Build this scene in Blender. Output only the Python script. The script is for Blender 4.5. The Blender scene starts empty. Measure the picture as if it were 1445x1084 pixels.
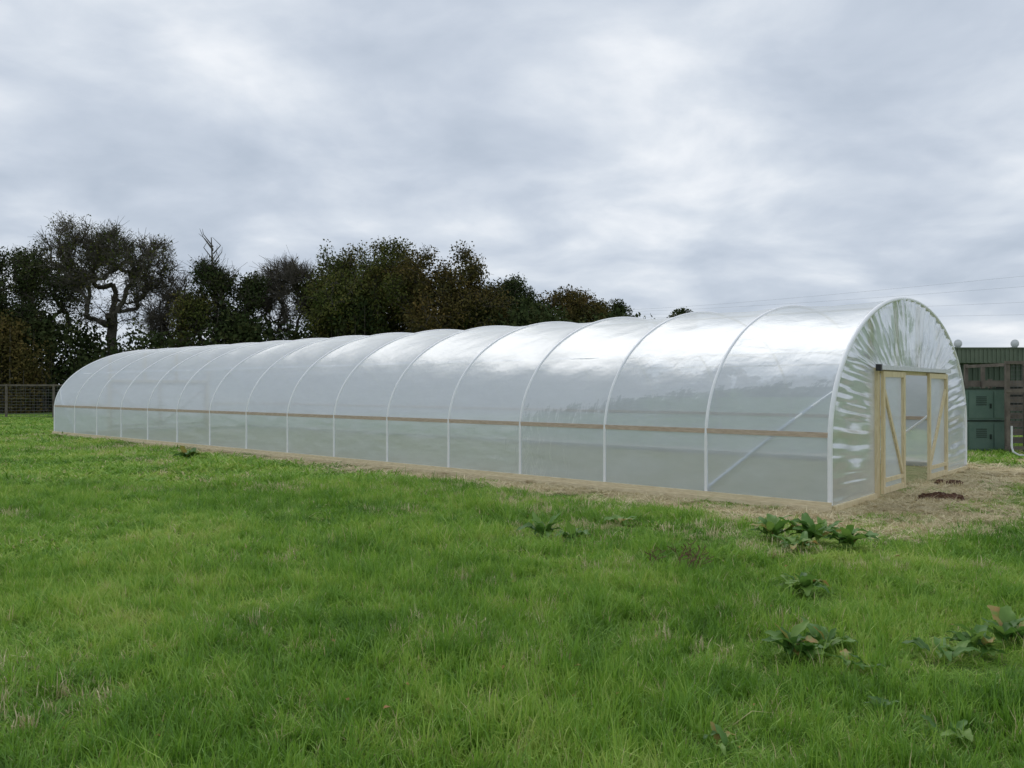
import bpy, math, numpy as np, random
from mathutils import Vector
RNG=np.random.default_rng(7)
scn=bpy.context.scene
F=1142.0; CX=722.0; HY=548.0; H=1.65
# ------------------------------------------------------------ helpers
def px(x,depth): return (x-CX)/F*depth
class B:
    def __init__(s): s.v=[];s.f={3:[],4:[]};s.m={3:[],4:[]};s.n=0;s.c=[]
    def add(s,v,f,mat=0,col=None):
        v=np.asarray(v,float).reshape(-1,3); f=np.asarray(f,int); k=f.shape[1]
        s.v.append(v); s.f[k].append(f+s.n); s.m[k].append(np.full(len(f),mat)); s.n+=len(v)
        if col is None: col=np.zeros(len(v))
        s.c.append(np.broadcast_to(np.asarray(col,float),(len(v),)))
    def box(s,a,b,mp=None,mat=0):
        x0,y0,z0=a;x1,y1,z1=b
        v=np.array([(x0,y0,z0),(x1,y0,z0),(x1,y1,z0),(x0,y1,z0),(x0,y0,z1),(x1,y0,z1),(x1,y1,z1),(x0,y1,z1)],float)
        if mp: v=mp(v)
        s.add(v,[(0,3,2,1),(4,5,6,7),(0,1,5,4),(1,2,6,5),(2,3,7,6),(3,0,4,7)],mat)
    def tubes(s,A,Bp,ra,rb,mat=0,k=5):
        A=np.asarray(A,float).reshape(-1,3);Bp=np.asarray(Bp,float).reshape(-1,3)
        ra=np.broadcast_to(ra,(len(A),));rb=np.broadcast_to(rb,(len(A),))
        d=Bp-A; L=np.linalg.norm(d,axis=1,keepdims=True)+1e-9; d=d/L
        up=np.where(np.abs(d[:,2:3])>.9,np.array([[1.,0,0]]),np.array([[0,0,1.]]))
        p=np.cross(d,up); p/=np.linalg.norm(p,axis=1,keepdims=True); q=np.cross(d,p)
        an=np.arange(k)*2*math.pi/k; c=np.cos(an);si=np.sin(an)
        off=p[:,None,:]*c[None,:,None]+q[:,None,:]*si[None,:,None]
        va=A[:,None,:]+off*ra[:,None,None]; vb=Bp[:,None,:]+off*rb[:,None,None]
        v=np.concatenate([va,vb],1).reshape(-1,3)
        i=np.arange(k);j=(i+1)%k
        base=np.stack([i,j,j+k,i+k],1)
        f=(base[None]+(np.arange(len(A))*2*k)[:,None,None]).reshape(-1,4)
        s.add(v,f,mat)
    def poly(s,pts,r,mat=0,k=8):
        P=np.asarray(pts,float);n=len(P)
        T=np.gradient(P,axis=0);T/=np.linalg.norm(T,axis=1,keepdims=True)
        nrm=np.cross(T[0],np.array([.31,.57,.76]));nrm/=np.linalg.norm(nrm);N=[]
        for i in range(n):
            nrm=nrm-T[i]*(nrm@T[i]);nrm/=np.linalg.norm(nrm);N.append(nrm.copy())
        N=np.array(N);Q=np.cross(T,N)
        an=np.arange(k)*2*math.pi/k
        r=np.broadcast_to(r,(n,))
        v=P[:,None]+(N[:,None]*np.cos(an)[None,:,None]+Q[:,None]*np.sin(an)[None,:,None])*r[:,None,None]
        f=[]
        for a in range(n-1):
            for b in range(k): f.append((a*k+b,a*k+(b+1)%k,(a+1)*k+(b+1)%k,(a+1)*k+b))
        s.add(v.reshape(-1,3),f,mat)
    def obj(s,name,mats,smooth=False,parent=None,link=True):
        v=np.concatenate(s.v); me=bpy.data.meshes.new(name)
        me.vertices.add(len(v)); me.vertices.foreach_set('co',v.ravel())
        idx=[];st=[];mi=[];pos=0
        for k in (3,4):
            if s.f[k]:
                f=np.concatenate(s.f[k]); idx.append(f.ravel()); st.append(pos+np.arange(len(f))*k); pos+=f.size
                mi.append(np.concatenate(s.m[k]))
        idx=np.concatenate(idx);st=np.concatenate(st);mi=np.concatenate(mi)
        me.loops.add(len(idx)); me.loops.foreach_set('vertex_index',idx.astype(np.int32))
        me.polygons.add(len(st)); me.polygons.foreach_set('loop_start',st.astype(np.int32))
        me.polygons.foreach_set('material_index',mi.astype(np.int32))
        me.polygons.foreach_set('use_smooth',np.full(len(st),smooth))
        at=me.attributes.new('rnd','FLOAT','POINT'); at.data.foreach_set('value',np.concatenate(s.c).astype(np.float32))
        me.update(calc_edges=True); me.validate()
        for m in mats: me.materials.append(m)
        o=bpy.data.objects.new(name,me)
        if link: scn.collection.objects.link(o)
        if parent: o.parent=parent
        return o
def empty(name):
    o=bpy.data.objects.new(name,None); scn.collection.objects.link(o); return o
def mat(name):
    m=bpy.data.materials.new(name); m.use_nodes=True; nt=m.node_tree; nt.nodes.clear()
    return m,nt
def N(nt,t,**kw):
    n=nt.nodes.new(t)
    for k,v in kw.items():
        if k.startswith('i_'): n.inputs[k[2:].replace('_',' ')].default_value=v
        else: setattr(n,k,v)
    return n
def ramp(nt,stops,src):
    r=nt.nodes.new('ShaderNodeValToRGB'); e=r.color_ramp.elements
    while len(e)<len(stops): e.new(.5)
    for a,(p,c) in zip(e,stops): a.position=p; a.color=(*c,1)
    nt.links.new(src,r.inputs[0]); return r.outputs[0]
def noise(nt,scale,detail=4,rough=.5,vec=None,dist=0):
    n=N(nt,'ShaderNodeTexNoise',i_Scale=scale,i_Detail=detail,i_Roughness=rough,i_Distortion=dist)
    if vec is None:
        vec=N(nt,'ShaderNodeNewGeometry').outputs['Position']
    nt.links.new(vec,n.inputs['Vector']); return n.outputs['Fac']
def mapv(nt,sc,src=None,rot=(0,0,0)):
    if src is None: src=N(nt,'ShaderNodeNewGeometry').outputs['Position']
    m=N(nt,'ShaderNodeMapping'); m.inputs['Scale'].default_value=sc; m.inputs['Rotation'].default_value=rot
    nt.links.new(src,m.inputs[0]); return m.outputs[0]
def mad(nt,src,a,b):
    k=N(nt,'ShaderNodeMath',operation='MULTIPLY_ADD'); nt.links.new(src,k.inputs[0]); k.inputs[1].default_value=a
    if isinstance(b,(int,float)): k.inputs[2].default_value=b
    else: nt.links.new(b,k.inputs[2])
    return k.outputs[0]
def simple(name,c1,c2,scale=6,rough=.7,metal=0,bump=.0,stretch=(1,1,1),spec=.4,rot=(0,0,0)):
    m,nt=mat(name); out=N(nt,'ShaderNodeOutputMaterial'); p=N(nt,'ShaderNodeBsdfPrincipled')
    v=mapv(nt,stretch,rot=rot); f=noise(nt,scale,6,.6,v)
    nt.links.new(ramp(nt,[(.3,c1),(.7,c2)],f),p.inputs['Base Color'])
    p.inputs['Roughness'].default_value=rough; p.inputs['Metallic'].default_value=metal
    p.inputs['Specular IOR Level'].default_value=spec
    if bump:
        b=N(nt,'ShaderNodeBump',i_Strength=bump,i_Distance=.02); nt.links.new(f,b.inputs['Height']); nt.links.new(b.outputs[0],p.inputs['Normal'])
    nt.links.new(p.outputs[0],out.inputs[0]); return m
# ------------------------------------------------------------ tunnel frame
P0=np.array([4.249,10.83]); Ld=np.array([-.7524,.659]); Wd=np.array([.659,.7524])
NB=15; SP=1.82; LEN=NB*SP; WID=7.65; HW=WID/2; LEG=.9; EB=2.25
def T(v):
    v=np.asarray(v,float).reshape(-1,3)
    xy=P0+v[:,0:1]*Ld+v[:,1:2]*Wd
    return np.concatenate([xy,v[:,2:3]],1)
def loc(x,y):
    dx=x-P0[0];dy=y-P0[1]
    return dx*Ld[0]+dy*Ld[1], dx*Wd[0]+dy*Wd[1]
def sm(a,b,x):
    t=np.clip((x-a)/(b-a),0,1); return t*t*(3-2*t)
def rdist(l,u):
    dx=np.maximum(np.maximum(-l,l-LEN),0);dy=np.maximum(np.maximum(-u,u-WID),0)
    return np.hypot(dx,dy)
def wob(x,y):
    return (np.sin(x*1.9+y*.7)+np.sin(y*2.3-x*1.1+1)+np.sin(x*4.7+2)*.5+np.sin(y*5.3+x*3.1)*.5)/3
def hgt(x,y):
    l,u=loc(x,y); d=rdist(l,u)
    r=np.hypot(x,y)
    return (.035*np.sin(x*.9+1.3*np.sin(y*.5))*np.sin(y*.8+.6)+.02*np.sin(x*2.3+y*1.7))*sm(.3,2.5,d)*(1-sm(40,60,r))
def dry(x,y):
    l,u=loc(x,y)
    w_side=np.interp(l,[-1,0,3,7,14,28],[1.55,1.4,1.3,1.05,.65,.35])
    w_end=1.75+.25*np.sin(u*1.1)
    du=-u-w_side; dl=-l-w_end
    d=np.where(l>0,np.where(u<0,du,np.where(u>WID,u-WID-1.5,-1)),np.maximum(dl,np.where(u<0,-u-w_side,-1)))
    d=np.where(l>LEN,l-LEN-.3,d)
    d=d+.3*wob(x*1.3,y*1.3)
    return 1-sm(-.4,.5,d)
# ------------------------------------------------------------ materials
def grass_mat(name,stops,strawp=.08):
    m,nt=mat(name); out=N(nt,'ShaderNodeOutputMaterial')
    a=N(nt,'ShaderNodeAttribute',attribute_name='rnd')
    f=noise(nt,.42,3,.6); f2=noise(nt,2.6,3,.65)
    s=mad(nt,f,1.5,mad(nt,f2,1.15,mad(nt,a.outputs['Fac'],.6,-1.16)))
    col=ramp(nt,stops,s)
    thv=mad(nt,f2,-.6,1.0-strawp+.3)
    th=N(nt,'ShaderNodeMath',operation='GREATER_THAN'); nt.links.new(a.outputs['Fac'],th.inputs[0]); nt.links.new(thv,th.inputs[1])
    mc=N(nt,'ShaderNodeMix',data_type='RGBA'); nt.links.new(th.outputs[0],mc.inputs[0]); nt.links.new(col,mc.inputs[6]); mc.inputs[7].default_value=(.56,.50,.25,1)
    p=N(nt,'ShaderNodeBsdfDiffuse'); nt.links.new(mc.outputs[2],p.inputs['Color'])
    t=N(nt,'ShaderNodeBsdfTranslucent'); nt.links.new(mc.outputs[2],t.inputs[0])
    g=N(nt,'ShaderNodeBsdfGlossy',i_Roughness=.45); g.inputs[0].default_value=(.9,.95,.9,1)
    ms=N(nt,'ShaderNodeMixShader'); ms.inputs[0].default_value=.35
    nt.links.new(p.outputs[0],ms.inputs[1]);nt.links.new(t.outputs[0],ms.inputs[2])
    m2=N(nt,'ShaderNodeMixShader'); m2.inputs[0].default_value=.03
    nt.links.new(ms.outputs[0],m2.inputs[1]);nt.links.new(g.outputs[0],m2.inputs[2]);nt.links.new(m2.outputs[0],out.inputs[0])
    return m
GST=[(.08,(.095,.215,.022)),(.36,(.185,.355,.038)),(.62,(.31,.48,.07)),(.92,(.50,.56,.15))]
m_grass=grass_mat('grass_blades',GST,.10)
m_straw=simple('straw',(.50,.41,.22),(.80,.70,.46),30,.8)
m_ground,nt=mat('ground'); out=N(nt,'ShaderNodeOutputMaterial'); p=N(nt,'ShaderNodeBsdfPrincipled',i_Roughness=.95); p.inputs['Specular IOR Level'].default_value=.1
f=noise(nt,.6,6,.65); g1=ramp(nt,[(.3,(.07,.13,.025)),(.5,(.12,.20,.04)),(.7,(.20,.26,.08))],f)
fs=noise(nt,12,8,.8); d1=ramp(nt,[(.30,(.19,.14,.07)),(.44,(.40,.32,.17)),(.52,(.52,.44,.25)),(.64,(.66,.58,.37))],fs)
at=N(nt,'ShaderNodeAttribute',attribute_name='rnd')
nb=noise(nt,2.2,6,.7)
ma=mad(nt,nb,1.1,-.6)
mb=N(nt,'ShaderNodeMath',operation='ADD',use_clamp=True); nt.links.new(ma,mb.inputs[0]); nt.links.new(at.outputs['Fac'],mb.inputs[1])
mx=N(nt,'ShaderNodeMix',data_type='RGBA'); nt.links.new(mb.outputs[0],mx.inputs[0]); nt.links.new(g1,mx.inputs[6]); nt.links.new(d1,mx.inputs[7])
bp=N(nt,'ShaderNodeBump',i_Strength=.6,i_Distance=.03); nt.links.new(fs,bp.inputs['Height']); nt.links.new(bp.outputs[0],p.inputs['Normal'])
nt.links.new(mx.outputs[2],p.inputs['Base Color']); nt.links.new(p.outputs[0],out.inputs[0])
def film_mat(name,tr,rf,tl,df,gk=.3,gr=.35,white=(.735,.78,.84,1),bs=.4,fw=.3):
    m,nt=mat(name); out=N(nt,'ShaderNodeOutputMaterial')
    n1=noise(nt,1.3,3,.5,mapv(nt,(1,1,2.5))); n2=noise(nt,6,3,.5,mapv(nt,(1,1,.45),rot=(.5,.3,.7)),.8)
    h=mad(nt,n2,fw,n1)
    bp=N(nt,'ShaderNodeBump',i_Strength=bs,i_Distance=.04); nt.links.new(h,bp.inputs['Height'])
    T0=N(nt,'ShaderNodeBsdfTransparent'); T0.inputs[0].default_value=(.92,.955,.99,1)
    R=N(nt,'ShaderNodeBsdfRefraction',i_Roughness=.22,i_IOR=1.0); R.inputs[0].default_value=(.90,.94,.98,1)
    TL=N(nt,'ShaderNodeBsdfTranslucent'); TL.inputs[0].default_value=white
    DF=N(nt,'ShaderNodeBsdfDiffuse'); DF.inputs[0].default_value=white; nt.links.new(bp.outputs[0],DF.inputs['Normal'])
    def mix(a,b,fac):
        s=N(nt,'ShaderNodeMixShader')
        if isinstance(fac,float): s.inputs[0].default_value=fac
        else: nt.links.new(fac,s.inputs[0])
        nt.links.new(a,s.inputs[1]);nt.links.new(b,s.inputs[2]); return s.outputs[0]
    a=mix(T0.outputs[0],R.outputs[0],rf/(tr+rf)); b=mix(TL.outputs[0],DF.outputs[0],df/(tl+df))
    n3=noise(nt,.8,4,.6,mapv(nt,(1,1,3)))
    hz=mad(nt,n3,.35,(tl+df)/(tr+rf+tl+df)-.175)
    c=mix(a,b,hz)
    fr=N(nt,'ShaderNodeLayerWeight',i_Blend=.35); nt.links.new(bp.outputs[0],fr.inputs['Normal'])
    fm=mad(nt,fr.outputs['Fresnel'],gk,.015)
    G=N(nt,'ShaderNodeBsdfGlossy',i_Roughness=gr); G.inputs[0].default_value=(.93,.94,.95,1); nt.links.new(bp.outputs[0],G.inputs['Normal'])
    nt.links.new(mix(c,G.outputs[0],fm),out.inputs[0]); return m
m_film=film_mat('polythene_film',.26,.15,.32,.27,.27,.34)
m_filmend=film_mat('polythene_film_end',.22,.08,.36,.34,.42,.22,(.79,.82,.86,1))
m_white=simple('white_tube',(.84,.85,.86),(.92,.92,.93),8,.4)
m_galv=simple('galvanised_steel',(.6,.61,.62),(.75,.76,.77),14,.45,.2)
m_wood=simple('pale_timber',(.60,.48,.27),(.80,.69,.45),5,.75,bump=.15,stretch=(6,6,1))
m_woodh=simple('pale_timber_h',(.62,.51,.32),(.84,.74,.52),5,.75,bump=.15,stretch=(1.5,1.5,14))
m_rail=simple('brown_timber',(.44,.33,.25),(.64,.52,.41),5,.75,stretch=(1.5,1.5,14))
m_black=simple('black_plastic',(.02,.02,.02),(.04,.04,.04),5,.5)
m_soil=simple('red_soil',(.06,.03,.018),(.16,.085,.05),14,.95,bump=.8)
# ------------------------------------------------------------ ground
def axis(lo,hi,st,far):
    mid=np.arange(lo,hi+st/2,st); o=[];d=st
    x=hi
    while x<far: d*=1.35; x+=d; o.append(x)
    o2=[];d=st;x=lo
    while x>-far: d*=1.35; x-=d; o2.append(x)
    return np.concatenate([o2[::-1],mid,o])
xs=axis(-24,16,.15,3000);ys=axis(-3,34,.15,3000)
X,Y=np.meshgrid(xs,ys); Z=hgt(X,Y); nx=len(xs);ny=len(ys)
b=B(); i=np.arange((nx-1)*(ny-1)); r=i//(nx-1); c=i%(nx-1); q=r*nx+c
D=dry(X,Y)
l,u=loc(X,Y); inside=(l>0)&(l<LEN)&(u>0)&(u<WID)
D=np.where(inside,.62,D)
b.add(np.stack([X,Y,Z],-1).reshape(-1,3),np.stack([q,q+1,q+1+nx,q+nx],1),0,D.ravel())
b.obj('ground',[m_ground],True)
# ------------------------------------------------------------ dock plant positions (used to thin the grass)
DK=[(1090,768,.34,20,1,.8),(1145,772,.38,22,2,.9),(1192,780,.37,20,3,.9),(1122,784,.26,14,4,.6),(1165,760,.28,14,24,.8),
 (765,757,.34,18,5,.8),(808,762,.28,14,6,.7),(1130,836,.29,22,7,.8),(1120,925,.24,20,8,.8),(1162,918,.2,14,9,.8),
 (1375,930,.24,18,10,.8),(1425,915,.27,22,11,1.0),(1340,940,.2,10,17,.6),(1210,948,.14,7,12,.5),
 (265,652,.45,16,13,.8),(1350,1045,.15,8,14,.6),(1005,1066,.12,7,15,.6),(872,744,.3,9,16,.5),(1238,1003,.12,6,18,.6),(1445,905,.2,12,19,.8)]
DP=np.array([(px(a[0],H*F/(a[1]-HY)),H*F/(a[1]-HY),a[2]) for a in DK])
# ------------------------------------------------------------ grass
gcol=bpy.data.collections.new('grass_tufts')
def patch(name,n,R,lmin,lmax,w,lean,m,flat=False,seed=0,ncl=25,cs=.02,long=.1):
    r=np.random.default_rng(seed)
    ang=r.uniform(0,6.283,n);rad=R*np.sqrt(r.uniform(0,1,n))
    x=np.cos(ang)*rad;y=np.sin(ang)*rad
    nc=max(8,n//ncl); ca=r.uniform(0,6.283,nc);cr=R*np.sqrt(r.uniform(0,1,nc)); cl=np.stack([np.cos(ca)*cr,np.sin(ca)*cr],1); ci=r.integers(0,nc,n)
    k=r.uniform(0,1,n)<.62
    x=np.where(k,cl[ci,0]+r.normal(0,cs,n),x);y=np.where(k,cl[ci,1]+r.normal(0,cs,n),y)
    clh=r.uniform(.7,1.7,nc); cla=r.uniform(0,6.28,nc); clc=r.uniform(0,1,nc)
    L=r.uniform(lmin,lmax,n)*np.where(r.uniform(0,1,n)<long,1.5,1)*np.where(k,clh[ci],.8)
    a=np.where(k&(r.uniform(0,1,n)<.6),cla[ci]+r.normal(0,.7,n),r.uniform(0,6.283,n)); ln=np.abs(r.normal(0,lean,n))+.12
    W=w*r.uniform(.6,1.3,n)
    dx=np.cos(a);dy=np.sin(a)
    tw=a+math.pi/2+r.normal(0,.6,n); sx=np.cos(tw);sy=np.sin(tw)
    v=np.zeros((n,5,3))
    if flat:
        z0=r.uniform(.003,.03,n); e=r.uniform(-.3,.45,n)
        for j,(t,ww) in enumerate([(0,-1),(0,1),(.5,1),(.5,-1),(1,0)]):
            v[:,j,0]=x+dx*L*t+sx*W*ww;v[:,j,1]=y+dy*L*t+sy*W*ww;v[:,j,2]=np.maximum(z0+e*L*t,.002)
    else:
        for j,(t,ww) in enumerate([(0,-1),(0,1),(.55,.8),(.55,-.8),(1,0)]):
            th=np.minimum(ln*(.5+t*.9),1.45)
            hx=np.sin(th)*L*t; hz=np.cos(th*.8)*L*t
            v[:,j,0]=x+dx*hx+sx*W*ww;v[:,j,1]=y+dy*hx+sy*W*ww;v[:,j,2]=hz-.005*(t==0)
    rn=np.where(k,clc[ci]*.5+r.uniform(0,.5,n),r.uniform(0,1,n))
    bb=B(); o=np.arange(n)*5
    bb.add(v.reshape(-1,3),np.stack([o,o+1,o+2,o+3],1),0,np.repeat(rn,5))
    bb.f[3].append(np.stack([o+3,o+2,o+4],1)); bb.m[3].append(np.zeros(n,int))
    ob=bb.obj(name,[m],False,link=False); gcol.objects.link(ob)
for k in range(4): patch(f'tuft_{k}',560,.33,.045,.105,.0028,.6,m_grass,seed=k)
patch('tuft_4',420,.34,.05,.15,.0026,.3,m_straw,True,seed=11)
patch('tuft_5',480,.34,.045,.10,.0062,.65,m_grass,seed=21,ncl=14,cs=.03)
patch('tuft_6',400,.30,.10,.17,.0029,.75,m_grass,seed=33,ncl=20)
patch('tuft_7',380,.34,.02,.05,.003,.9,m_straw,seed=41)
pts=[];rz=[];sc=[];ix=[]
def scatter(y0,y1,sp,xw,sxy,sz,kinds):
    ycs=np.arange(y0,y1,sp)
    for yc in ycs:
        xmax=xw*max(yc,2)+1.0
        xx=np.arange(-xmax,xmax,sp)
        xx=xx+RNG.uniform(-.5,.5,len(xx))*sp; yy=yc+RNG.uniform(-.5,.5,len(xx))*sp
        l,u=loc(xx,yy); ins=(l>-.2)&(l<LEN+.2)&(u>-.2)&(u<WID+.2)
        dr=dry(xx,yy); hh=hgt(xx,yy); rd=rdist(l,u)
        for a in range(len(xx)):
            if ins[a]: continue
            nz=.5+.5*wob(xx[a]*.45+3,yy[a]*.5)
            n2=.5+.5*wob(xx[a]*1.7+8,yy[a]*1.6)
            pts.append((xx[a],yy[a],hh[a])); rz.append(RNG.uniform(0,6.28))
            if RNG.uniform()<dr[a]*.9:
                ix.append(4 if RNG.uniform()<.6 else 7); sc.append((sxy*.9,sxy*.9,1.)) 
            else:
                pd=.12 if rd[a]<4 else .02
                if RNG.uniform()<pd: ix.append(7); sc.append((sxy,sxy,2.2)); continue
                ix.append(6 if (RNG.uniform()<.09 and sxy<1.5 and dr[a]<.1) else kinds[RNG.integers(len(kinds))])
                edge=1-.6*min(1,dr[a]*2)
                s=sz*(.42+.55*nz+.55*n2)*edge*RNG.uniform(.8,1.2)
                dd=np.min(np.hypot(DP[:,0]-xx[a],DP[:,1]-yy[a])-DP[:,2])
                if dd<.15: s*=.35
                sc.append((sxy,sxy,s))
scatter(1.8,7.5,.25,.76,1.0,1.0,[0,1,2,3])
scatter(7.5,14,.37,.75,1.35,1.0,[0,1,2,3,5])
scatter(14,25,.65,.73,2.3,1.0,[5])
scatter(25,47,1.15,.73,4.0,1.0,[5])
me=bpy.data.meshes.new('grass'); me.vertices.add(len(pts)); me.vertices.foreach_set('co',np.array(pts).ravel())
for nm,ty,fld,dat in (('rz','FLOAT','value',np.array(rz,np.float32)),('sc','FLOAT_VECTOR','vector',np.array(sc,np.float32).ravel()),('idx','INT','value',np.array(ix,np.int32))):
    me.attributes.new(nm,ty,'POINT').data.foreach_set(fld,dat)
go=bpy.data.objects.new('grass',me); scn.collection.objects.link(go)
ng=bpy.data.node_groups.new('grass_scatter','GeometryNodeTree')
ng.interface.new_socket('Geometry',in_out='INPUT',socket_type='NodeSocketGeometry');ng.interface.new_socket('Geometry',in_out='OUTPUT',socket_type='NodeSocketGeometry')
gi=ng.nodes.new('NodeGroupInput');gq=ng.nodes.new('NodeGroupOutput');ip=ng.nodes.new('GeometryNodeInstanceOnPoints')
ci=ng.nodes.new('GeometryNodeCollectionInfo'); ci.inputs['Collection'].default_value=gcol; ci.inputs['Separate Children'].default_value=True; ci.inputs['Reset Children'].default_value=True
def na(n,t):
    a=ng.nodes.new('GeometryNodeInputNamedAttribute'); a.data_type=t; a.inputs[0].default_value=n; return a.outputs[0]
cb=ng.nodes.new('ShaderNodeCombineXYZ'); ng.links.new(na('rz','FLOAT'),cb.inputs[2]); er=ng.nodes.new('FunctionNodeEulerToRotation'); ng.links.new(cb.outputs[0],er.inputs[0])
ng.links.new(gi.outputs[0],ip.inputs['Points']); ng.links.new(ci.outputs[0],ip.inputs['Instance']); ip.inputs['Pick Instance'].default_value=True
ng.links.new(na('idx','INT'),ip.inputs['Instance Index']); ng.links.new(er.outputs[0],ip.inputs['Rotation']); ng.links.new(na('sc','FLOAT_VECTOR'),ip.inputs['Scale'])
ng.links.new(ip.outputs[0],gq.inputs[0])
md=go.modifiers.new('scatter','NODES'); md.node_group=ng
# ------------------------------------------------------------ polytunnel
tun=empty('polytunnel')
def prof(npts=84):
    pts=[]
    for z in np.linspace(0,LEG,9)[:-1]: pts.append((0,z))
    for a in np.linspace(math.pi,0,npts): pts.append((HW+HW*math.cos(a),LEG+EB*math.sin(a)))
    for z in np.linspace(LEG,0,9)[1:]: pts.append((WID,z))
    return np.array(pts)
PR=prof(); tg=np.gradient(PR,axis=0); tg/=np.linalg.norm(tg,axis=1,keepdims=True); NR=np.stack([-tg[:,1],tg[:,0]],1)
bf=B(); per=18; nl=NB*per+1; V=[]
r2=np.random.default_rng(3); bsag=r2.uniform(.7,1.4,NB)
pi_=np.arange(len(PR)); wob1=r2.normal(0,1,(NB+1,len(PR)))
ker=np.array([.25,.5,.25]); wob1=np.array([np.convolve(w_,ker,'same') for w_ in wob1])
for k in range(nl):
    l=k*SP/per; t=(k%per)/per; bay=min(k//per,NB-1)
    tt=4*t*(1-t)
    A=(.004+.055*sm(.9,3.0,PR[:,1]))*bsag[bay]*tt**.8
    wr=.004*np.sin(pi_*.8+bay*1.7+t*5)*tt*sm(.8,1.4,PR[:,1])*(1+np.sin(l*9))
    # short tension creases fading away from each hoop
    e0=math.exp(-t*6)*min(1,t*12); e1=math.exp(-(1-t)*6)*min(1,(1-t)*12)
    b0=bay if k<nl-1 else NB
    sh0=np.roll(wob1[b0],int(t*8)); sh1=np.roll(wob1[min(b0+1,NB)],-int((1-t)*8))
    wr=wr+.011*(sh0*e0+sh1*e1)*(.25+.75*sm(.8,1.5,PR[:,1]))
    P=PR-NR*(A+wr)[:,None]
    V.append(np.stack([np.full(len(P),l),P[:,0],P[:,1]],1))
V=np.concatenate(V); m_=len(PR); i=np.arange((nl-1)*(m_-1)); r=i//(m_-1);c=i%(m_-1);q=r*m_+c
bf.add(T(V),np.stack([q,q+m_,q+m_+1,q+1],1),0)
bf.obj('film_cover',[m_film],True,tun)
bh=B()
for k in range(NB+1):
    l=k*SP
    P=PR+NR*(-.010); P=P[2:-2]
    P=np.vstack([[P[0,0],.09],P,[P[-1,0],.09]])
    bh.poly(T(np.stack([np.full(len(P),l),P[:,0],P[:,1]],1)),.028 if 0<k<NB else .034,0,8)
bh.obj('hoops',[m_white],True,tun)
bt=B()
def curve_pt(z,side=0,inn=0.):
    a=math.asin(min(1,max(0,(z-LEG)/EB))); u=HW-HW*math.cos(a)
    nx_,nz_=math.cos(a)/HW,math.sin(a)/EB; n_=math.hypot(nx_,nz_)
    u+=inn*nx_/n_; z-=inn*nz_/n_
    return (u if side==0 else WID-u),z
for sd in (0,1):
    u,z=curve_pt(2.22,sd,.062)
    bt.tubes(T([(0,u,z)]),T([(LEN,u,z)]),.016,.016,0,8)
bt.tubes(T([(0,HW,LEG+EB-.1)]),T([(LEN,HW,LEG+EB-.1)]),.022,.022,0,8)
for k in range(1,NB):
    uu,zz=curve_pt(2.35,0,.03)
    bt.tubes(T([(k*SP,uu,zz)]),T([(k*SP,WID-uu,zz)]),.016,.016,1,6)
for sd in (0,1):
    for l0,l1 in ((0,SP),(LEN,LEN-SP)):
        q=[]
        for t in np.linspace(0,1,9):
            z=1.62*(1-t)+.16*t; uu=curve_pt(max(z,.9),sd,.03)[0] if z>.9 else (.03 if sd==0 else WID-.03)
            q.append((l0+(l1-l0)*t,uu,z))
        bt.poly(T(q),.026,0,8)
        u1=.03 if sd==0 else WID-.03
        bt.box((l1-.05,u1-.005,.1),(l1+.05,u1+.025,.2),T,1)
bt.obj('purlins_and_braces',[m_white,m_galv],True,tun)
bw=B()
for k in range(NB):
    bw.box((k*SP+.01,-.004,.985),(k*SP+SP-.01,.03,1.055),T,1)
    bw.box((k*SP+.01,WID-.03,.985),(k*SP+SP-.01,WID+.004,1.055),T,1)
bw.box((-.03,-.055,.0),(LEN+.03,-.008,.125),T,0)
bw.box((-.03,-.085,-.02),(LEN+.03,-.057,.06),T,0)
bw.box((-.03,WID+.008,.0),(LEN+.03,WID+.055,.10),T,0)
bw.obj('timber_rails',[m_woodh,m_rail],False,tun)
U0,U1,ZD=1.86,5.82,1.94
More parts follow.
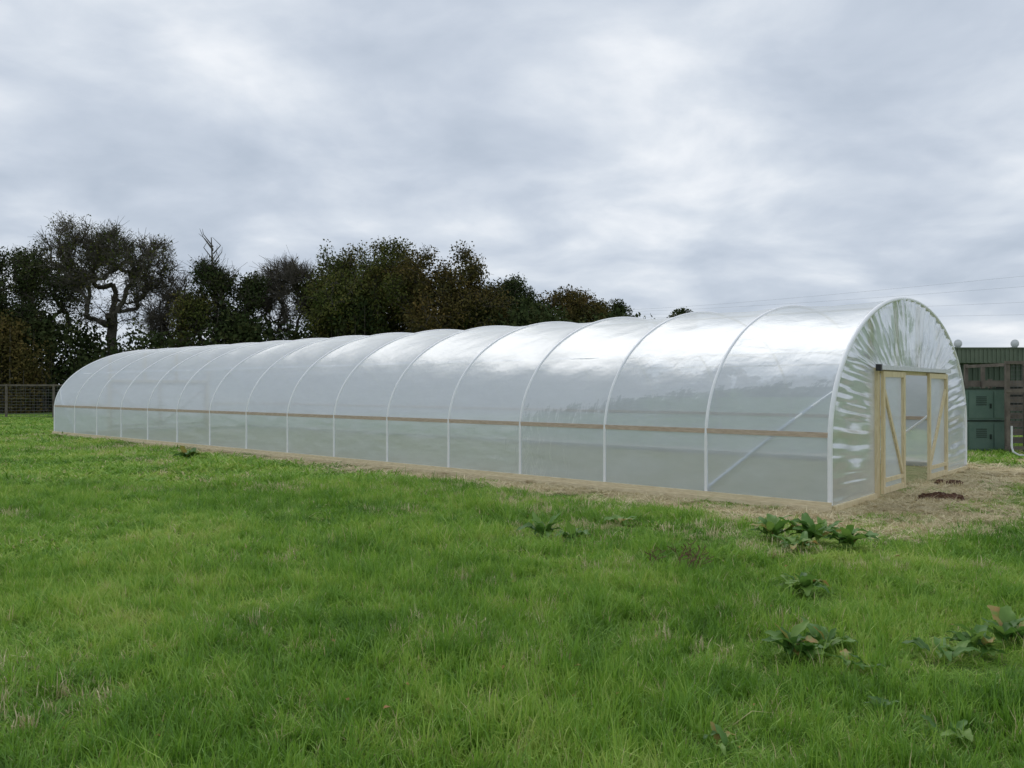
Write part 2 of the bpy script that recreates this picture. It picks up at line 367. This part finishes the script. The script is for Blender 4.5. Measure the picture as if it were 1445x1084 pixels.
def endwall(l,sgn,name,door=True):
    pts=[]
    for z in np.linspace(.05,LEG,90)[:-1]: pts.append((0,z))
    for a in np.linspace(math.pi,0,700): pts.append((HW+HW*math.cos(a),LEG+EB*math.sin(a)))
    for z in np.linspace(LEG,.05,90)[1:]: pts.append((WID,z))
    O=np.array(pts); s=np.concatenate([[0],np.cumsum(np.linalg.norm(np.diff(O,axis=0),axis=1))]); S=s[-1]
    I=np.zeros_like(O)
    sl=LEG+1.3
    for j,sj in enumerate(s):
        if sj<sl: I[j]=(U0,.05+(ZD-.05)*(sj/sl))
        elif sj>S-sl: I[j]=(U1,.05+(ZD-.05)*((S-sj)/sl))
        else: I[j]=(U0+(U1-U0)*(sj-sl)/(S-2*sl),ZD)
    nr=34; rr=np.linspace(0,1,nr); rg=np.random.default_rng(5+int(l))
    def rn(a,b_,): 
        w=np.cumsum(rg.uniform(a,b_,int(S/a))); w=w[w<S]; return np.interp(s,w,rg.uniform(-1,1,len(w)))
    pl=rn(.025,.10); pl3=rn(.03,.12); pl2=rn(.15,.4); pl4=rn(.05,.15)
    top=sm(.7,1.5,O[:,1])*.9+.4
    V=[]
    for r_ in rr:
        P=O*(1-r_)+I*r_
        env=(math.sin(math.pi*min(1,.08+r_*.98))**.6)
        mixr=.5+.5*math.sin(r_*7+1)
        d=(.034*(pl*(1-mixr)+pl3*mixr)*(1-r_*.5)*top+.02*pl2*(.45+top*.6)+.012*pl4*math.sin(r_*11+2))*env
        V.append(np.stack([l+sgn*(d+.01),P[:,0],P[:,1]],1))
    V=np.concatenate(V); m_=len(s); i=np.arange((nr-1)*(m_-1)); r=i//(m_-1);c=i%(m_-1);q=r*m_+c
    bb=B(); bb.add(T(V),np.stack([q,q+1,q+m_+1,q+m_],1),0); bb.obj(name,[m_filmend],True,tun)
    bb=B(); lo,hi=sorted((l+sgn*.06,l-sgn*.02))
    bb.box((lo,U0-.02,0),(hi,U0+.08,ZD+.02),T,0); bb.box((lo,U1-.08,0),(hi,U1+.02,ZD+.02),T,0)
    bb.box((lo+.003,U0+.083,ZD-.07),(hi-.003,U1-.083,ZD+.03),T,0)
    a,b_=sorted((l-sgn*.035,l-sgn*.09))
    for uu in (U0+.03,3.2,4.45,U1-.03):
        zt=LEG+EB*math.sqrt(1-((uu-HW)/HW)**2)-.04
        bb.box((a,uu-.045,ZD+.035),(b_,uu+.045,zt),T,0)
    for u0,u1 in ((0.03,U0-.03),(U1+.03,WID-.03)):
        bb.box((lo,u0,0),(hi-.03,u1,.07),T,0)
        bb.box((a,u0,.98),(b_,u1,1.05),T,0)
    bb.obj(name+'_frame',[m_wood],False,tun)
    bb=B(); a,b_=sorted((l+sgn*.065,l+sgn*.13))
    bb.box((a,U0-.06,ZD-.01),(b_,U1+.1,ZD+.055),T,0)
    bb.box((a-.005,U0-.13,ZD-.03),(b_+.005,U0-.063,ZD+.07),T,1)
    bb.obj(name+'_door_track',[m_galv,m_black],False,tun)
    for nme,ua,ub in (('left',U0+.07,3.06),('right',4.50,U1-.07)):
        if not door and nme=='left': ua,ub=U0+.09,3.83
        if not door and nme=='right': ua,ub=3.85,U1-.09
        bb=B(); a,b_=sorted((l+sgn*.07,l+sgn*.115)); w=.085; z0,z1=.05,ZD-.03
        bb.box((a,ua,z0),(b_,ua+w,z1),T,0); bb.box((a,ub-w,z0),(b_,ub,z1),T,0)
        for zz in (z0+.002,z1-w-.002): bb.box((a+.002,ua+w,zz),(b_-.002,ub-w,zz+w),T,0)
        bb.box((a+.004,ua+w,.22),(b_-.004,ub-w,.22+.06),T,0)
        x0,x1=(ua+w,ub-w) if nme=='left' else (ub-w,ua+w)
        za,zb=z1-w-.25,z0+w+.2; ww=.07
        mid=(a+.006,b_-.006); sx=np.sign(x1-x0)
        v=[]
        for lx in mid: v+=[(lx,x0,za),(lx,x0+sx*ww*.6,za+.06),(lx,x1,zb),(lx,x1-sx*ww*.6,zb-.06)]
        bb.add(T(np.array(v)),[(0,1,2,3),(4,7,6,5),(0,4,5,1),(1,5,6,2),(2,6,7,3),(3,7,4,0)],0)
        c_=(l+sgn*.068); bb.add(T([(c_,ua+.01,z0+.01),(c_,ub-.01,z0+.01),(c_,ub-.01,z1-.01),(c_,ua+.01,z1-.01)]),[(0,1,2,3)],1)
        bb.obj(f'{name}_door_{nme}',[m_wood,m_filmend],False,tun)
endwall(0,-1,'end_wall')
endwall(LEN,1,'rear_end_wall',False)
# ------------------------------------------------------------ trees
m_bark=simple('bark',(.055,.048,.038),(.13,.115,.09),5,.95)
def leafmat(name,cols):
    m,nt=mat(name); out=N(nt,'ShaderNodeOutputMaterial'); a=N(nt,'ShaderNodeAttribute',attribute_name='rnd')
    f=noise(nt,.45,2,.6)
    col=ramp(nt,[(0,cols[0]),(.35,cols[1]),(.65,cols[2]),(1,cols[3])],mad(nt,a.outputs['Fac'],.6,mad(nt,f,1.1,-.35)))
    d=N(nt,'ShaderNodeBsdfDiffuse'); nt.links.new(col,d.inputs[0]); nt.links.new(d.outputs[0],out.inputs[0]); return m
lf_oak=leafmat('oak_leaves',[(.035,.05,.014),(.075,.095,.028),(.12,.12,.036),(.18,.13,.04)])
lf_dark=leafmat('dark_leaves',[(.02,.03,.013),(.042,.06,.024),(.07,.085,.032),(.11,.095,.04)])
lf_brown=leafmat('autumn_leaves',[(.038,.04,.015),(.08,.075,.027),(.13,.10,.036),(.20,.135,.045)])
def leaves(bb,C,n,spread,size,rg,mi=1):
    idx=rg.integers(0,len(C),n); o=rg.normal(0,1,(n,3)); ln=np.linalg.norm(o,axis=1,keepdims=True); o=o/ln*np.minimum(ln,1.9)
    c=C[idx]+o*spread
    c[:,2]=np.maximum(c[:,2],.1)
    a=rg.normal(0,1,(n,3)); a/=np.linalg.norm(a,axis=1,keepdims=True); b_=np.cross(a,rg.normal(0,1,(n,3))); b_/=np.linalg.norm(b_,axis=1,keepdims=True)
    s=size*rg.uniform(.5,1.3,(n,1))
    v=np.stack([c-a*s,c-b_*s*.6,c+a*s,c+b_*s*.6],1).reshape(-1,3)
    crn=rg.uniform(0,1,len(C))[idx]*.6+rg.uniform(0,1,n)*.4
    o=np.arange(n)*4; bb.add(v,np.stack([o,o+1,o+2,o+3],1),mi,np.repeat(crn,4))
def tree(name,x,y,h,cw,cb,seed,nat=170,nleaf=14000,lsize=.10,lm=lf_oak,twigs=3,spread=.4,lumps=7,tr=.28,flat=1.0,tlen=1.0,keep=.7):
    rg=np.random.default_rng(seed); bb=B()
    cz=(h+cb)/2; ch=(h-cb)/2
    E=[(np.array([0,0,cz-.05*ch]),np.array([cw*.34,cw*.34,ch*.80]))]
    for k in range(lumps):
        a=k*6.283/lumps+rg.uniform(-.4,.4); ph=rg.uniform(-.45,1.0)
        d=np.array([math.cos(a)*math.cos(ph)*cw*.31,math.sin(a)*math.cos(ph)*cw*.31,math.sin(ph)*ch*.62])
        rr=rg.uniform(.14,.21)*cw
        E.append((np.array([0,0,cz])+d,np.array([rr,rr,min(rr,ch*.42)*flat])))
    A=[]; wts=np.array([2.5]+[1]*lumps);wts/=wts.sum()
    while len(A)<nat:
        e=E[rg.choice(len(E),p=wts)]; p=rg.normal(0,1,3); p/=np.linalg.norm(p); p=p*rg.uniform(.35,1)**(1/2); q=e[0]+p*e[1]
        if q[2]>h-.4: q[2]=h-.4-rg.uniform(0,.6)
        A.append(q)
    A=np.array(A)
    nodes=[np.array([0,0,-.1])];par=[-1]
    tz=cb+ch*.7; nt_=8; lx,ly=rg.normal(0,.04*h/2,2)
    for k in range(1,nt_+1):
        t=k/nt_; nodes.append(np.array([lx*t+rg.normal(0,.08),ly*t+rg.normal(0,.08),tz*t])); par.append(len(nodes)-2)
    order=np.argsort(np.linalg.norm(A-np.array([0,0,cb]),axis=1)); tips=[]
    for oi in order:
        p=A[oi]; NN=np.array(nodes); ok=(NN[:,2]>cb*.55)&(NN[:,2]<p[2]+.6)
        d=np.linalg.norm(NN-p,axis=1)+np.where(ok,0,50); j=int(np.argmin(d)); st=NN[j]; L=d[j]
        if L>50: j=3; st=NN[3]; L=np.linalg.norm(p-st)
        ns=3 if L>1.2 else 2; prev=j
        for k in range(1,ns+1):
            t=k/ns; q=st*(1-t)+p*t
            if k<ns: q=q+rg.normal(0,.09*L,3)+np.array([0,0,-.07*L])
            nodes.append(q);par.append(prev);prev=len(nodes)-1
        tips.append(prev)
    nodes=np.array(nodes);par=np.array(par); rad=np.zeros(len(nodes)); acc=np.zeros(len(nodes))
    hc=np.zeros(len(nodes),bool); hc[par[par>=0]]=True
    for k in range(len(nodes)-1,-1,-1):
        r=.022**2.1 if not hc[k] else acc[k]
        rad[k]=r**(1/2.1)
        if par[k]>=0: acc[par[k]]+=r
    rad*=tr/rad[0]; rad=np.maximum(rad,.02)
    i=np.arange(1,len(nodes)); bb.tubes(nodes[par[i]],nodes[i],np.minimum(rad[par[i]],rad[i]*1.5),rad[i],0,6)
    tips=np.array(tips); C=nodes[tips]; allc=[C]
    if twigs:
        src=np.repeat(nodes[np.concatenate([tips,tips-1])],twigs,0); n=len(src)
        dr=rg.normal(0,1,(n,3))+ (src-np.array([0,0,cz]))/cw*2.0+np.array([0,0,.35]); dr/=np.linalg.norm(dr,axis=1,keepdims=True)
        m1=src+dr*rg.uniform(.25,.6,(n,1))*tlen; m2=m1+(dr+rg.normal(0,.4,(n,3)))*rg.uniform(.25,.6,(n,1))*tlen
        m3=m1+(dr+rg.normal(0,.6,(n,3)))*rg.uniform(.2,.5,(n,1))*tlen
        bb.tubes(src,m1,.022,.016,0,3);bb.tubes(m1,m2,.016,.009,0,3);bb.tubes(m1,m3,.014,.008,0,3); allc+= [m1]
    C=np.concatenate(allc)
    C=C[rg.uniform(0,1,len(C))<keep]
    if nleaf: leaves(bb,C,nleaf,spread,lsize,rg)
    o=bb.obj(name,[m_bark,lm],False); o.location=(x,y,0); return o
def TP(name,xp,top,wpx,dep,cb,seed,**k):
    return tree(name,px(xp,dep),dep,(HY-top)/F*dep+H,wpx/F*dep,cb,seed,**k)
TP('oak_tree',520,331,205,60,3.2,1,nat=270,nleaf=46000,lm=lf_oak,lumps=8)
TP('oak_tree',622,350,180,58,2.5,2,nat=230,nleaf=42000,lm=lf_brown,lumps=8)
TP('oak_tree',672,388,90,59,2.0,22,nat=110,nleaf=17000,lm=lf_oak,lumps=6)
TP('oak_tree',462,350,90,63,3,3,nat=110,nleaf=14000,lm=lf_oak)
TP('ash_tree',155,303,185,60,5.5,4,nat=300,nleaf=7000,lm=lf_oak,twigs=6,lumps=9,lsize=.085,spread=.3,tr=.34,keep=.4)
TP('ash_tree',70,320,110,66,4.0,14,nat=170,nleaf=11000,lm=lf_dark,twigs=4,lumps=7,keep=.5)
TP('beech_tree',8,326,105,58,2.5,5,nat=150,nleaf=18000,lm=lf_dark)
TP('bare_tree',235,366,85,61,3.5,6,nat=140,nleaf=120,twigs=6,lm=lf_brown,tr=.16,spread=.3)
TP('ivy_clad_tree',300,356,70,59,2.0,7,nat=80,nleaf=10000,lm=lf_dark,spread=.35,tlen=1.6,twigs=4)
TP('ivy_clad_tree',345,366,65,60,2.0,8,nat=80,nleaf=10000,lm=lf_dark,spread=.35)
TP('ivy_clad_tree',268,402,50,58,2.0,18,nat=60,nleaf=6000,lm=lf_oak,spread=.35)
TP('bare_tree',414,340,80,62,3.5,9,nat=150,nleaf=250,twigs=6,lm=lf_brown,tr=.18,spread=.3)
TP('bare_tree',382,364,65,64,3.0,19,nat=100,nleaf=350,twigs=6,lm=lf_brown,tr=.15,spread=.3)
TP('oak_tree',722,380,110,75,3,10,nat=140,nleaf=24000,lm=lf_dark,lsize=.12)
TP('oak_tree',795,393,125,78,3,11,nat=150,nleaf=26000,lm=lf_brown,lsize=.12)
TP('oak_tree',852,414,85,80,2,12,nat=90,nleaf=16000,lm=lf_dark,lsize=.12)
TP('round_tree',955,433,50,100,4,13,nat=90,nleaf=18000,lm=lf_dark,lsize=.16,spread=.5,lumps=4)
bb=B(); sx_=px(302,59); zt=(HY-335)/F*59+H
rg=np.random.default_rng(2)
bb.poly([(sx_,59,0),(sx_+.2,59,6),(sx_-.1,59,9.5),(sx_-.25,59,zt)],[.25,.18,.11,.03],0,6)
for k in range(14):
    z=rg.uniform(8.5,zt-.6); a=rg.uniform(0,6.28); L=rg.uniform(.6,1.7); q=np.array([sx_-.1+math.cos(a)*L*.5,59+math.sin(a)*L*.4,z+L*.6])
    bb.tubes([(sx_-.1,59,z)],[q],.05,.025,0,4); bb.tubes([q],[q+np.array([rg.normal(0,.25),0,rg.uniform(.3,.8)])],.025,.01,0,4)
bb.obj('dead_tree',[m_bark])
def belt(name,n,x0,x1,y0,y1,topf,seed,lm,nl,size=.15,sp=.5):
    rg=np.random.default_rng(seed); bb=B(); xx=rg.uniform(x0,x1,n); yy=rg.uniform(y0,y1,n); zt=topf(xx); zz=rg.uniform(0,1,n)*zt
    C=np.stack([xx,yy,zz],1); leaves(bb,C,nl,sp,size,rg)
    st=C[::3].copy(); st[:,2]=-.1; bb.tubes(st,C[::3],.06,.02,0,5)
    return bb.obj(name,[m_bark,lm])
xpx=[-300,0,60,120,180,240,330,380,450,560,700,800,880,930]; yt=[440,450,450,462,482,478,440,462,445,430,430,440,452,500]
def topf(x): 
    X_=x/60*F+CX; y=np.interp(X_,xpx,yt); return (HY-y)/F*60+H-.5+.7*np.sin(x*.9)+.5*np.sin(x*2.3)
belt('undergrowth',2300,-56,9.5,56,64,topf,31,lf_dark,120000,.17,.55)
belt('hedge',240,-38.0,-31.5,53,55,lambda x: 5.2+1.2*np.sin((x+36)*.9),33,lf_brown,14000,.11,.4)
belt('distant_tree_belt',500,10,150,150,156,lambda x:4+1.2*np.sin(x*.21)+np.sin(x*.5),35,lf_dark,30000,.4)
# ------------------------------------------------------------ left fence
m_post=simple('weathered_post',(.10,.085,.07),(.2,.17,.14),5,.9)
m_wire=simple('fence_wire',(.10,.10,.10),(.17,.17,.17),5,.6,.4)
bb=B(); FY=44.5
fx=np.arange(-46,12,2.6)
for x in fx: bb.tubes([(x,FY,-.1)],[(x,FY,1.88)],.07,.06,0,8)
bb.box((-46,FY-.03,1.78),(12,FY+.03,1.86),None,0)
for z in np.linspace(.1,1.72,11): bb.tubes([(-46,FY,z)],[(12,FY,z)],.008,.008,1,4)
xv=np.arange(-46,12,.25); bb.tubes(np.stack([xv,np.full_like(xv,FY),np.full_like(xv,.05)],1),np.stack([xv,np.full_like(xv,FY),np.full_like(xv,1.78)],1),.006,.006,1,4)
bb.obj('wire_fence',[m_post,m_wire])
# ------------------------------------------------------------ green shed
m_gw=simple('green_cladding',(.055,.08,.055),(.085,.115,.08),2,.6,stretch=(1,1,.4))
m_gr=simple('green_roof_fascia',(.10,.13,.09),(.15,.18,.13),2,.55)
m_gd=simple('opening_shade_panel',(.012,.014,.012),(.02,.022,.02),2,.9)  # near-black panel colour stands in for the shade inside shed openings
shed=empty('green_shed')
SY=30.0; sx0=px(1325,SY); sx1=sx0+14; zt=3.12; ze=2.58
bb=B()
bb.box((sx0+.1,SY+.2,-.05),(sx1-.1,SY+7,ze+.1),None,0)
xx=np.arange(sx0+.15,sx1-.2,.2)
for x in xx: bb.box((x,SY+.165,0),(x+.07,SY+.198,ze-.02),None,0)
bb.box((sx0+2.2,SY+.14,1.0),(sx0+3.6,SY+.163,1.7),None,1)
bb.box((sx0+5.5,SY+.14,0.0),(sx0+8.5,SY+.163,2.2),None,1)
bb.obj('walls',[m_gw,m_gd],False,shed)
bb=B()
bb.box((sx0-.2,SY-.1,ze),(sx1,SY+7.2,zt),None,0)
for x in np.arange(sx0-.18,sx1-.1,.16): bb.box((x,SY-.125,ze+.02),(x+.06,SY-.102,zt-.03),None,0)
bb.box((sx0-.25,SY-.16,zt),(sx1+.05,SY+7.25,zt+.04),None,0)
bb.obj('roof',[m_gr],False,shed)
m_dish=simple('white_dish',(.6,.62,.62),(.75,.76,.76),4,.5)
for xp in (1357,1438):
    bb=B(); x=px(xp,SY); n=20; zc=zt+.2
    an=np.arange(n)*6.283/n
    rings=[(0.02,.08),(.08,.06),(.13,.02),(.155,-.02),(.155,-.05),(.0,-.05)]
    vs=[]
    for r_,o_ in rings: vs+= [(x+math.cos(a)*r_,SY+.3+o_,zc+math.sin(a)*r_) for a in an]
    f=[]
    for k in range(len(rings)-1):
        for j in range(n): f.append((k*n+j,k*n+(j+1)%n,(k+1)*n+(j+1)%n,(k+1)*n+j))
    bb.add(vs,f,0)
    bb.tubes([(x,SY+.38,zt)],[(x,SY+.38,zc)],.03,.03,1,6)
    bb.box((x-.12,SY+.3,zt+.042),(x+.12,SY+.5,zt+.08),None,1)
    bb.obj('satellite_dish',[m_dish,m_galv],True)
# ------------------------------------------------------------ green cabinets
m_cab=simple('green_cabinet_paint',(.08,.14,.11),(.12,.185,.145),3,.5,bump=.05)
m_cabd=simple('cabinet_dark',(.015,.03,.022),(.03,.045,.035),6,.7)
cab=empty('metal_locker')
CY=20.6; cx0=px(1364,CY); cx1=px(1418,CY)
for k,(z0,z1) in enumerate(((.06,.80),(.84,1.62))):
    bb=B(); bb.box((cx0,CY,z0),(cx1,CY+.8,z1),None,0)
    w=cx1-cx0
    bb.box((cx0+.04,CY-.02,z0+.05),(cx0+w*.66,CY-.002,z1-.05),None,0)
    bb.box((cx0+w*.7,CY-.02,z0+.05),(cx1-.04,CY-.002,z1-.05),None,0)
    for j in range(5): bb.box((cx0+.22,CY-.03,z1-.2-.05*j),(cx0+w*.5,CY-.022,z1-.18-.05*j),None,1)
    bb.box((cx0+w*.58,CY-.05,z0+.3),(cx0+w*.62,CY-.022,z0+.42),None,1)
    bb.box((cx0-.02,CY-.015,z1),(cx1+.02,CY+.82,z1+.03),None,1)
    bb.obj(f'box_{k}',[m_cab,m_cabd],False,cab)
bb=B(); EY=20.2
ex=[px(1421,EY),px(1447,EY),px(1447,EY)+1.6,px(1447,EY)+3.2]
for j,x in enumerate(ex): bb.box((x-.045,EY-.04,-.05),(x+.045,EY+.05,2.32),None,0)
for z in (2.25,1.55,.12): bb.box((ex[0]-.1,EY-.07,z),(ex[-1]+.1,EY-.042,z+.08),None,0)
for x in np.arange(ex[0]+.05,ex[-1],.1): bb.tubes([(x,EY-.02,.1)],[(x,EY-.02,2.28)],.004,.004,1,4)
for z in np.arange(.1,2.28,.1): bb.tubes([(ex[0],EY-.015,z)],[(ex[-1],EY-.015,z)],.004,.004,1,4)
for j in range(0,4): bb.box((ex[j]-.04,EY+1.8,-.05),(ex[j]+.04,EY+1.88,2.3),None,0)
for j in (0,3): bb.box((ex[j]-.03,EY+.055,2.2),(ex[j]+.03,EY+1.795,2.28),None,0)
bb.obj('wire_mesh_enclosure',[m_post,m_wire])
bb=B()
x0=px(1346,CY+1.5)
for x in (x0,x0+1.0,x0+2.0): bb.box((x-.04,CY+1.5,0),(x+.04,CY+1.58,1.9),None,0)
for z in np.arange(.15,1.8,.22): bb.box((x0-.5,CY+1.47,z),(x0+2.3,CY+1.498,z+.17),None,0)
bb.obj('slatted_fence',[m_post])
bb=B(); x=px(1427,19.3)
bb.poly([(x,19.3,.75),(x,19.3,.25),(x,19.25,.14),(x+.05,19.1,.07),(x+.3,19.05,.06)],.022,0,8)
bb.obj('standpipe',[m_dish],True)
# ------------------------------------------------------------ power lines
m_cable=simple('cable',(.28,.29,.31),(.34,.35,.37),2,.6)
bb=B()
def wire(y0,y1,dy,off=0):
    a=np.array([px(868,230),230,(HY-y0)/F*230+H]); b_=np.array([px(1500,75),75,(HY-y1)/F*75+H])
    t=np.linspace(0,1,24)[:,None]; P=a*(1-t)+b_*t; P[:,2]-=(4*t*(1-t))[:,0]*dy
    bb.poly(P,np.linspace(.02,.008,24),0,4)
for y0,y1 in ((438,384),(440,400),(443,424),(446,443)): wire(y0,y1,.5)
bx,by=px(1500,75),75
bb.obj('power_line',[m_cable])
bb=B(); bb.tubes([(bx,by,-.2)],[(bx,by,13)],.18,.12,0,10)
for z in (8.6,9.8,11.4,12.4): bb.box((bx-.9,by-.06,z-.1),(bx+.9,by+.06,z+.02),None,0)
bb.obj('utility_pole',[m_post])
# ------------------------------------------------------------ plants
m_dock,nt=mat('dock_leaf'); out=N(nt,'ShaderNodeOutputMaterial'); p=N(nt,'ShaderNodeBsdfPrincipled',i_Roughness=.5); p.inputs['Specular IOR Level'].default_value=.4
at=N(nt,'ShaderNodeAttribute',attribute_name='rnd'); fn=noise(nt,25,4,.6)
c=ramp(nt,[(0,(.065,.15,.03)),(.45,(.12,.25,.045)),(.85,(.22,.35,.07)),(.97,(.42,.26,.09))],mad(nt,fn,.4,mad(nt,at.outputs['Fac'],.85,-.13)))
nt.links.new(c,p.inputs['Base Color']); t=N(nt,'ShaderNodeBsdfTranslucent'); nt.links.new(c,t.inputs[0]); s=N(nt,'ShaderNodeMixShader'); s.inputs[0].default_value=.35
nt.links.new(p.outputs[0],s.inputs[1]);nt.links.new(t.outputs[0],s.inputs[2]);nt.links.new(s.outputs[0],out.inputs[0])
def dock(xp,yp,size,n,seed,lift=.6):
    rg=np.random.default_rng(seed); dep=H*F/(yp-HY); x=px(xp,dep); bb=B()
    for k in range(n):
        a=k*2.4+rg.uniform(-.4,.4); L=size*rg.uniform(.5,1.05); W=L*rg.uniform(.13,.19); el=rg.uniform(.15,1.0)*lift; nu,nv=10,5
        tw=rg.uniform(-.5,.5); wv=rg.uniform(0,6)
        v=[];pos=np.array([rg.normal(0,.04),rg.normal(0,.04),.03]); ang=el+.6
        st=L/(nu-1); cv=.07+.15*rg.uniform()
        for i in range(nu):
            t=i/(nu-1); w=W*(.12+math.sin(math.pi*min(1,t**.75*.97))**.8) if t>.15 else W*.1
            dirv=np.array([math.cos(a)*math.cos(ang),math.sin(a)*math.cos(ang),math.sin(ang)])
            side=np.array([-math.sin(a),math.cos(a),tw*t]); side/=np.linalg.norm(side)
            for j in range(nv):
                s_=(j/(nv-1)-.5)*2
                v.append(pos+side*w*s_+np.array([0,0,abs(s_)*w*.35+.3*w*math.sin(wv+t*15+s_*3)*abs(s_)]))
            pos=pos+dirv*st; ang-=cv; a+=rg.normal(0,.08)
            pos[2]=max(pos[2],.05)
        f=[(i*nv+j,i*nv+j+1,(i+1)*nv+j+1,(i+1)*nv+j) for i in range(nu-1) for j in range(nv-1)]
        cc=rg.uniform(0,.85) if rg.uniform()<.93 else 1.0
        bb.add(v,f,0,cc)
    o=bb.obj('dock_plant',[m_dock],True); o.location=(x,dep,float(hgt(np.array(x),np.array(dep)))); return o
for a in DK: dock(*a)
m_stalk=simple('dead_stalk',(.10,.05,.03),(.2,.11,.07),8,.9)
bb=B(); rg=np.random.default_rng(4); dep=H*F/(808-HY)
for k in range(16):
    x=px(rg.uniform(915,985),dep); y=dep+rg.uniform(-.15,.15); a=rg.uniform(-.12,.12); h_=rg.uniform(.12,.26)
    bb.poly([(x,y,0),(x+a*.4,y,h_*.5),(x+a,y+.02,h_)],[.004,.003,.002],0,4)
    for j in range(4): 
        z=h_*rg.uniform(.5,1); bb.tubes([(x+a*z/h_,y,z)],[(x+a+rg.uniform(-.05,.05),y+rg.uniform(-.03,.03),z+.03)],.003,.004,0,3)
bb.obj('dead_stalks',[m_stalk])
m_fl=simple('fallen_leaf',(.25,.13,.05),(.46,.27,.11),3,.8)
bb=B(); rg=np.random.default_rng(9)
n=80; yy=rg.uniform(3.6,12,n); xx=rg.uniform(-.6,.6,n)*yy
l,u=loc(xx,yy); k=(u<-.3)|(l<-.3); xx=xx[k];yy=yy[k]
for x,y in zip(xx,yy):
    a=rg.uniform(0,6.28);s_=rg.uniform(.012,.026);z=.03+rg.uniform(0,.03)
    v=[(x+math.cos(a)*s_,y+math.sin(a)*s_,z),(x-math.sin(a)*s_*.6,y+math.cos(a)*s_*.6,z+.012),(x-math.cos(a)*s_,y-math.sin(a)*s_,z+.005),(x+math.sin(a)*s_*.6,y-math.cos(a)*s_*.6,z+.01)]
    bb.add(v,[(0,1,2,3)],0)
bb.obj('fallen_leaves',[m_fl])
def clods(name,xp,yp,n,sp,sz,seed):
    rg=np.random.default_rng(seed); dep=H*F/(yp-HY); x=px(xp,dep); bb=B()
    for k in range(n):
        c=np.array([x+rg.normal(0,sp),dep+rg.normal(0,sp*.6),0]); s_=sz*rg.uniform(.4,1); nu,nv=8,5; v=[]
        for i in range(nv+1):
            ph=i/nv*math.pi/2
            for j in range(nu):
                th=j/nu*6.283; r_=s_*(1+rg.uniform(-.25,.25))
                v.append(c+np.array([math.cos(th)*math.cos(ph)*r_,math.sin(th)*math.cos(ph)*r_,math.sin(ph)*r_*.8-.005]))
        f=[(i*nu+j,i*nu+(j+1)%nu,(i+1)*nu+(j+1)%nu,(i+1)*nu+j) for i in range(nv) for j in range(nu)]
        bb.add(v,f,0)
    bb.obj(name,[m_soil],False)
clods('soil_clods',1330,704,18,.16,.12,1); clods('soil_clods',1340,684,9,.10,.12,2); clods('soil_clods',1290,705,8,.22,.04,3)
# ------------------------------------------------------------ world / light / camera
w=bpy.data.worlds.new('World'); scn.world=w; w.use_nodes=True; nt=w.node_tree; nt.nodes.clear()
out=N(nt,'ShaderNodeOutputWorld'); sky=N(nt,'ShaderNodeTexSky',sky_type='NISHITA'); sky.sun_disc=False; sky.sun_elevation=math.radians(50); sky.sun_rotation=math.radians(-10)
b1=N(nt,'ShaderNodeBackground'); b1.inputs[1].default_value=.08; nt.links.new(sky.outputs[0],b1.inputs[0])
tc=N(nt,'ShaderNodeTexCoord'); sx=N(nt,'ShaderNodeSeparateXYZ'); nt.links.new(tc.outputs['Generated'],sx.inputs[0])
mz=N(nt,'ShaderNodeMath',operation='MAXIMUM'); nt.links.new(sx.outputs[2],mz.inputs[0]); mz.inputs[1].default_value=0
az=N(nt,'ShaderNodeMath',operation='ADD'); nt.links.new(mz.outputs[0],az.inputs[0]); az.inputs[1].default_value=.24
cx=N(nt,'ShaderNodeCombineXYZ')
for k in (0,1):
    dv=N(nt,'ShaderNodeMath',operation='DIVIDE'); nt.links.new(sx.outputs[k],dv.inputs[0]); nt.links.new(az.outputs[0],dv.inputs[1]); nt.links.new(dv.outputs[0],cx.inputs[k])
mp=N(nt,'ShaderNodeMapping'); mp.inputs['Location'].default_value=(1.1,4.2,0); mp.inputs['Rotation'].default_value=(0,0,.25); mp.inputs['Scale'].default_value=(1.0,1.0,1); nt.links.new(cx.outputs[0],mp.inputs[0])
n1=noise(nt,2.5,9,.51,mp.outputs[0],.22); n2=noise(nt,.9,3,.5,mp.outputs[0],.1)
s_=mad(nt,n2,.7,mad(nt,n1,.98,-.335))
cl=ramp(nt,[(.30,(.465,.53,.625)),(.44,(.55,.612,.705)),(.57,(.665,.72,.795)),(.72,(.86,.89,.93))],s_)
b2=N(nt,'ShaderNodeBackground'); nt.links.new(cl,b2.inputs[0]); b2.inputs[1].default_value=1.06
mx=N(nt,'ShaderNodeMixShader'); mx.inputs[0].default_value=.94; nt.links.new(b1.outputs[0],mx.inputs[1]);nt.links.new(b2.outputs[0],mx.inputs[2]); nt.links.new(mx.outputs[0],out.inputs[0])
sl=bpy.data.lights.new('sun','SUN'); sl.energy=1.1; sl.angle=math.radians(40); sl.color=(1,.97,.93)
so=bpy.data.objects.new('sun',sl); scn.collection.objects.link(so)
sd=Vector((-.17*math.cos(math.radians(50)),.98*math.cos(math.radians(50)),math.sin(math.radians(50))))
so.rotation_euler=sd.to_track_quat('Z','Y').to_euler()
cam=bpy.data.cameras.new('camera'); co=bpy.data.objects.new('camera',cam); scn.collection.objects.link(co)
cam.sensor_width=36; cam.lens=36*F/1445; cam.clip_end=6000; cam.clip_start=.05
co.location=(0,0,H); co.rotation_euler=(math.radians(90)+math.atan((HY-542)/F),0,0); scn.camera=co
scn.view_settings.view_transform='Standard'; scn.view_settings.look='None'; scn.view_settings.exposure=0
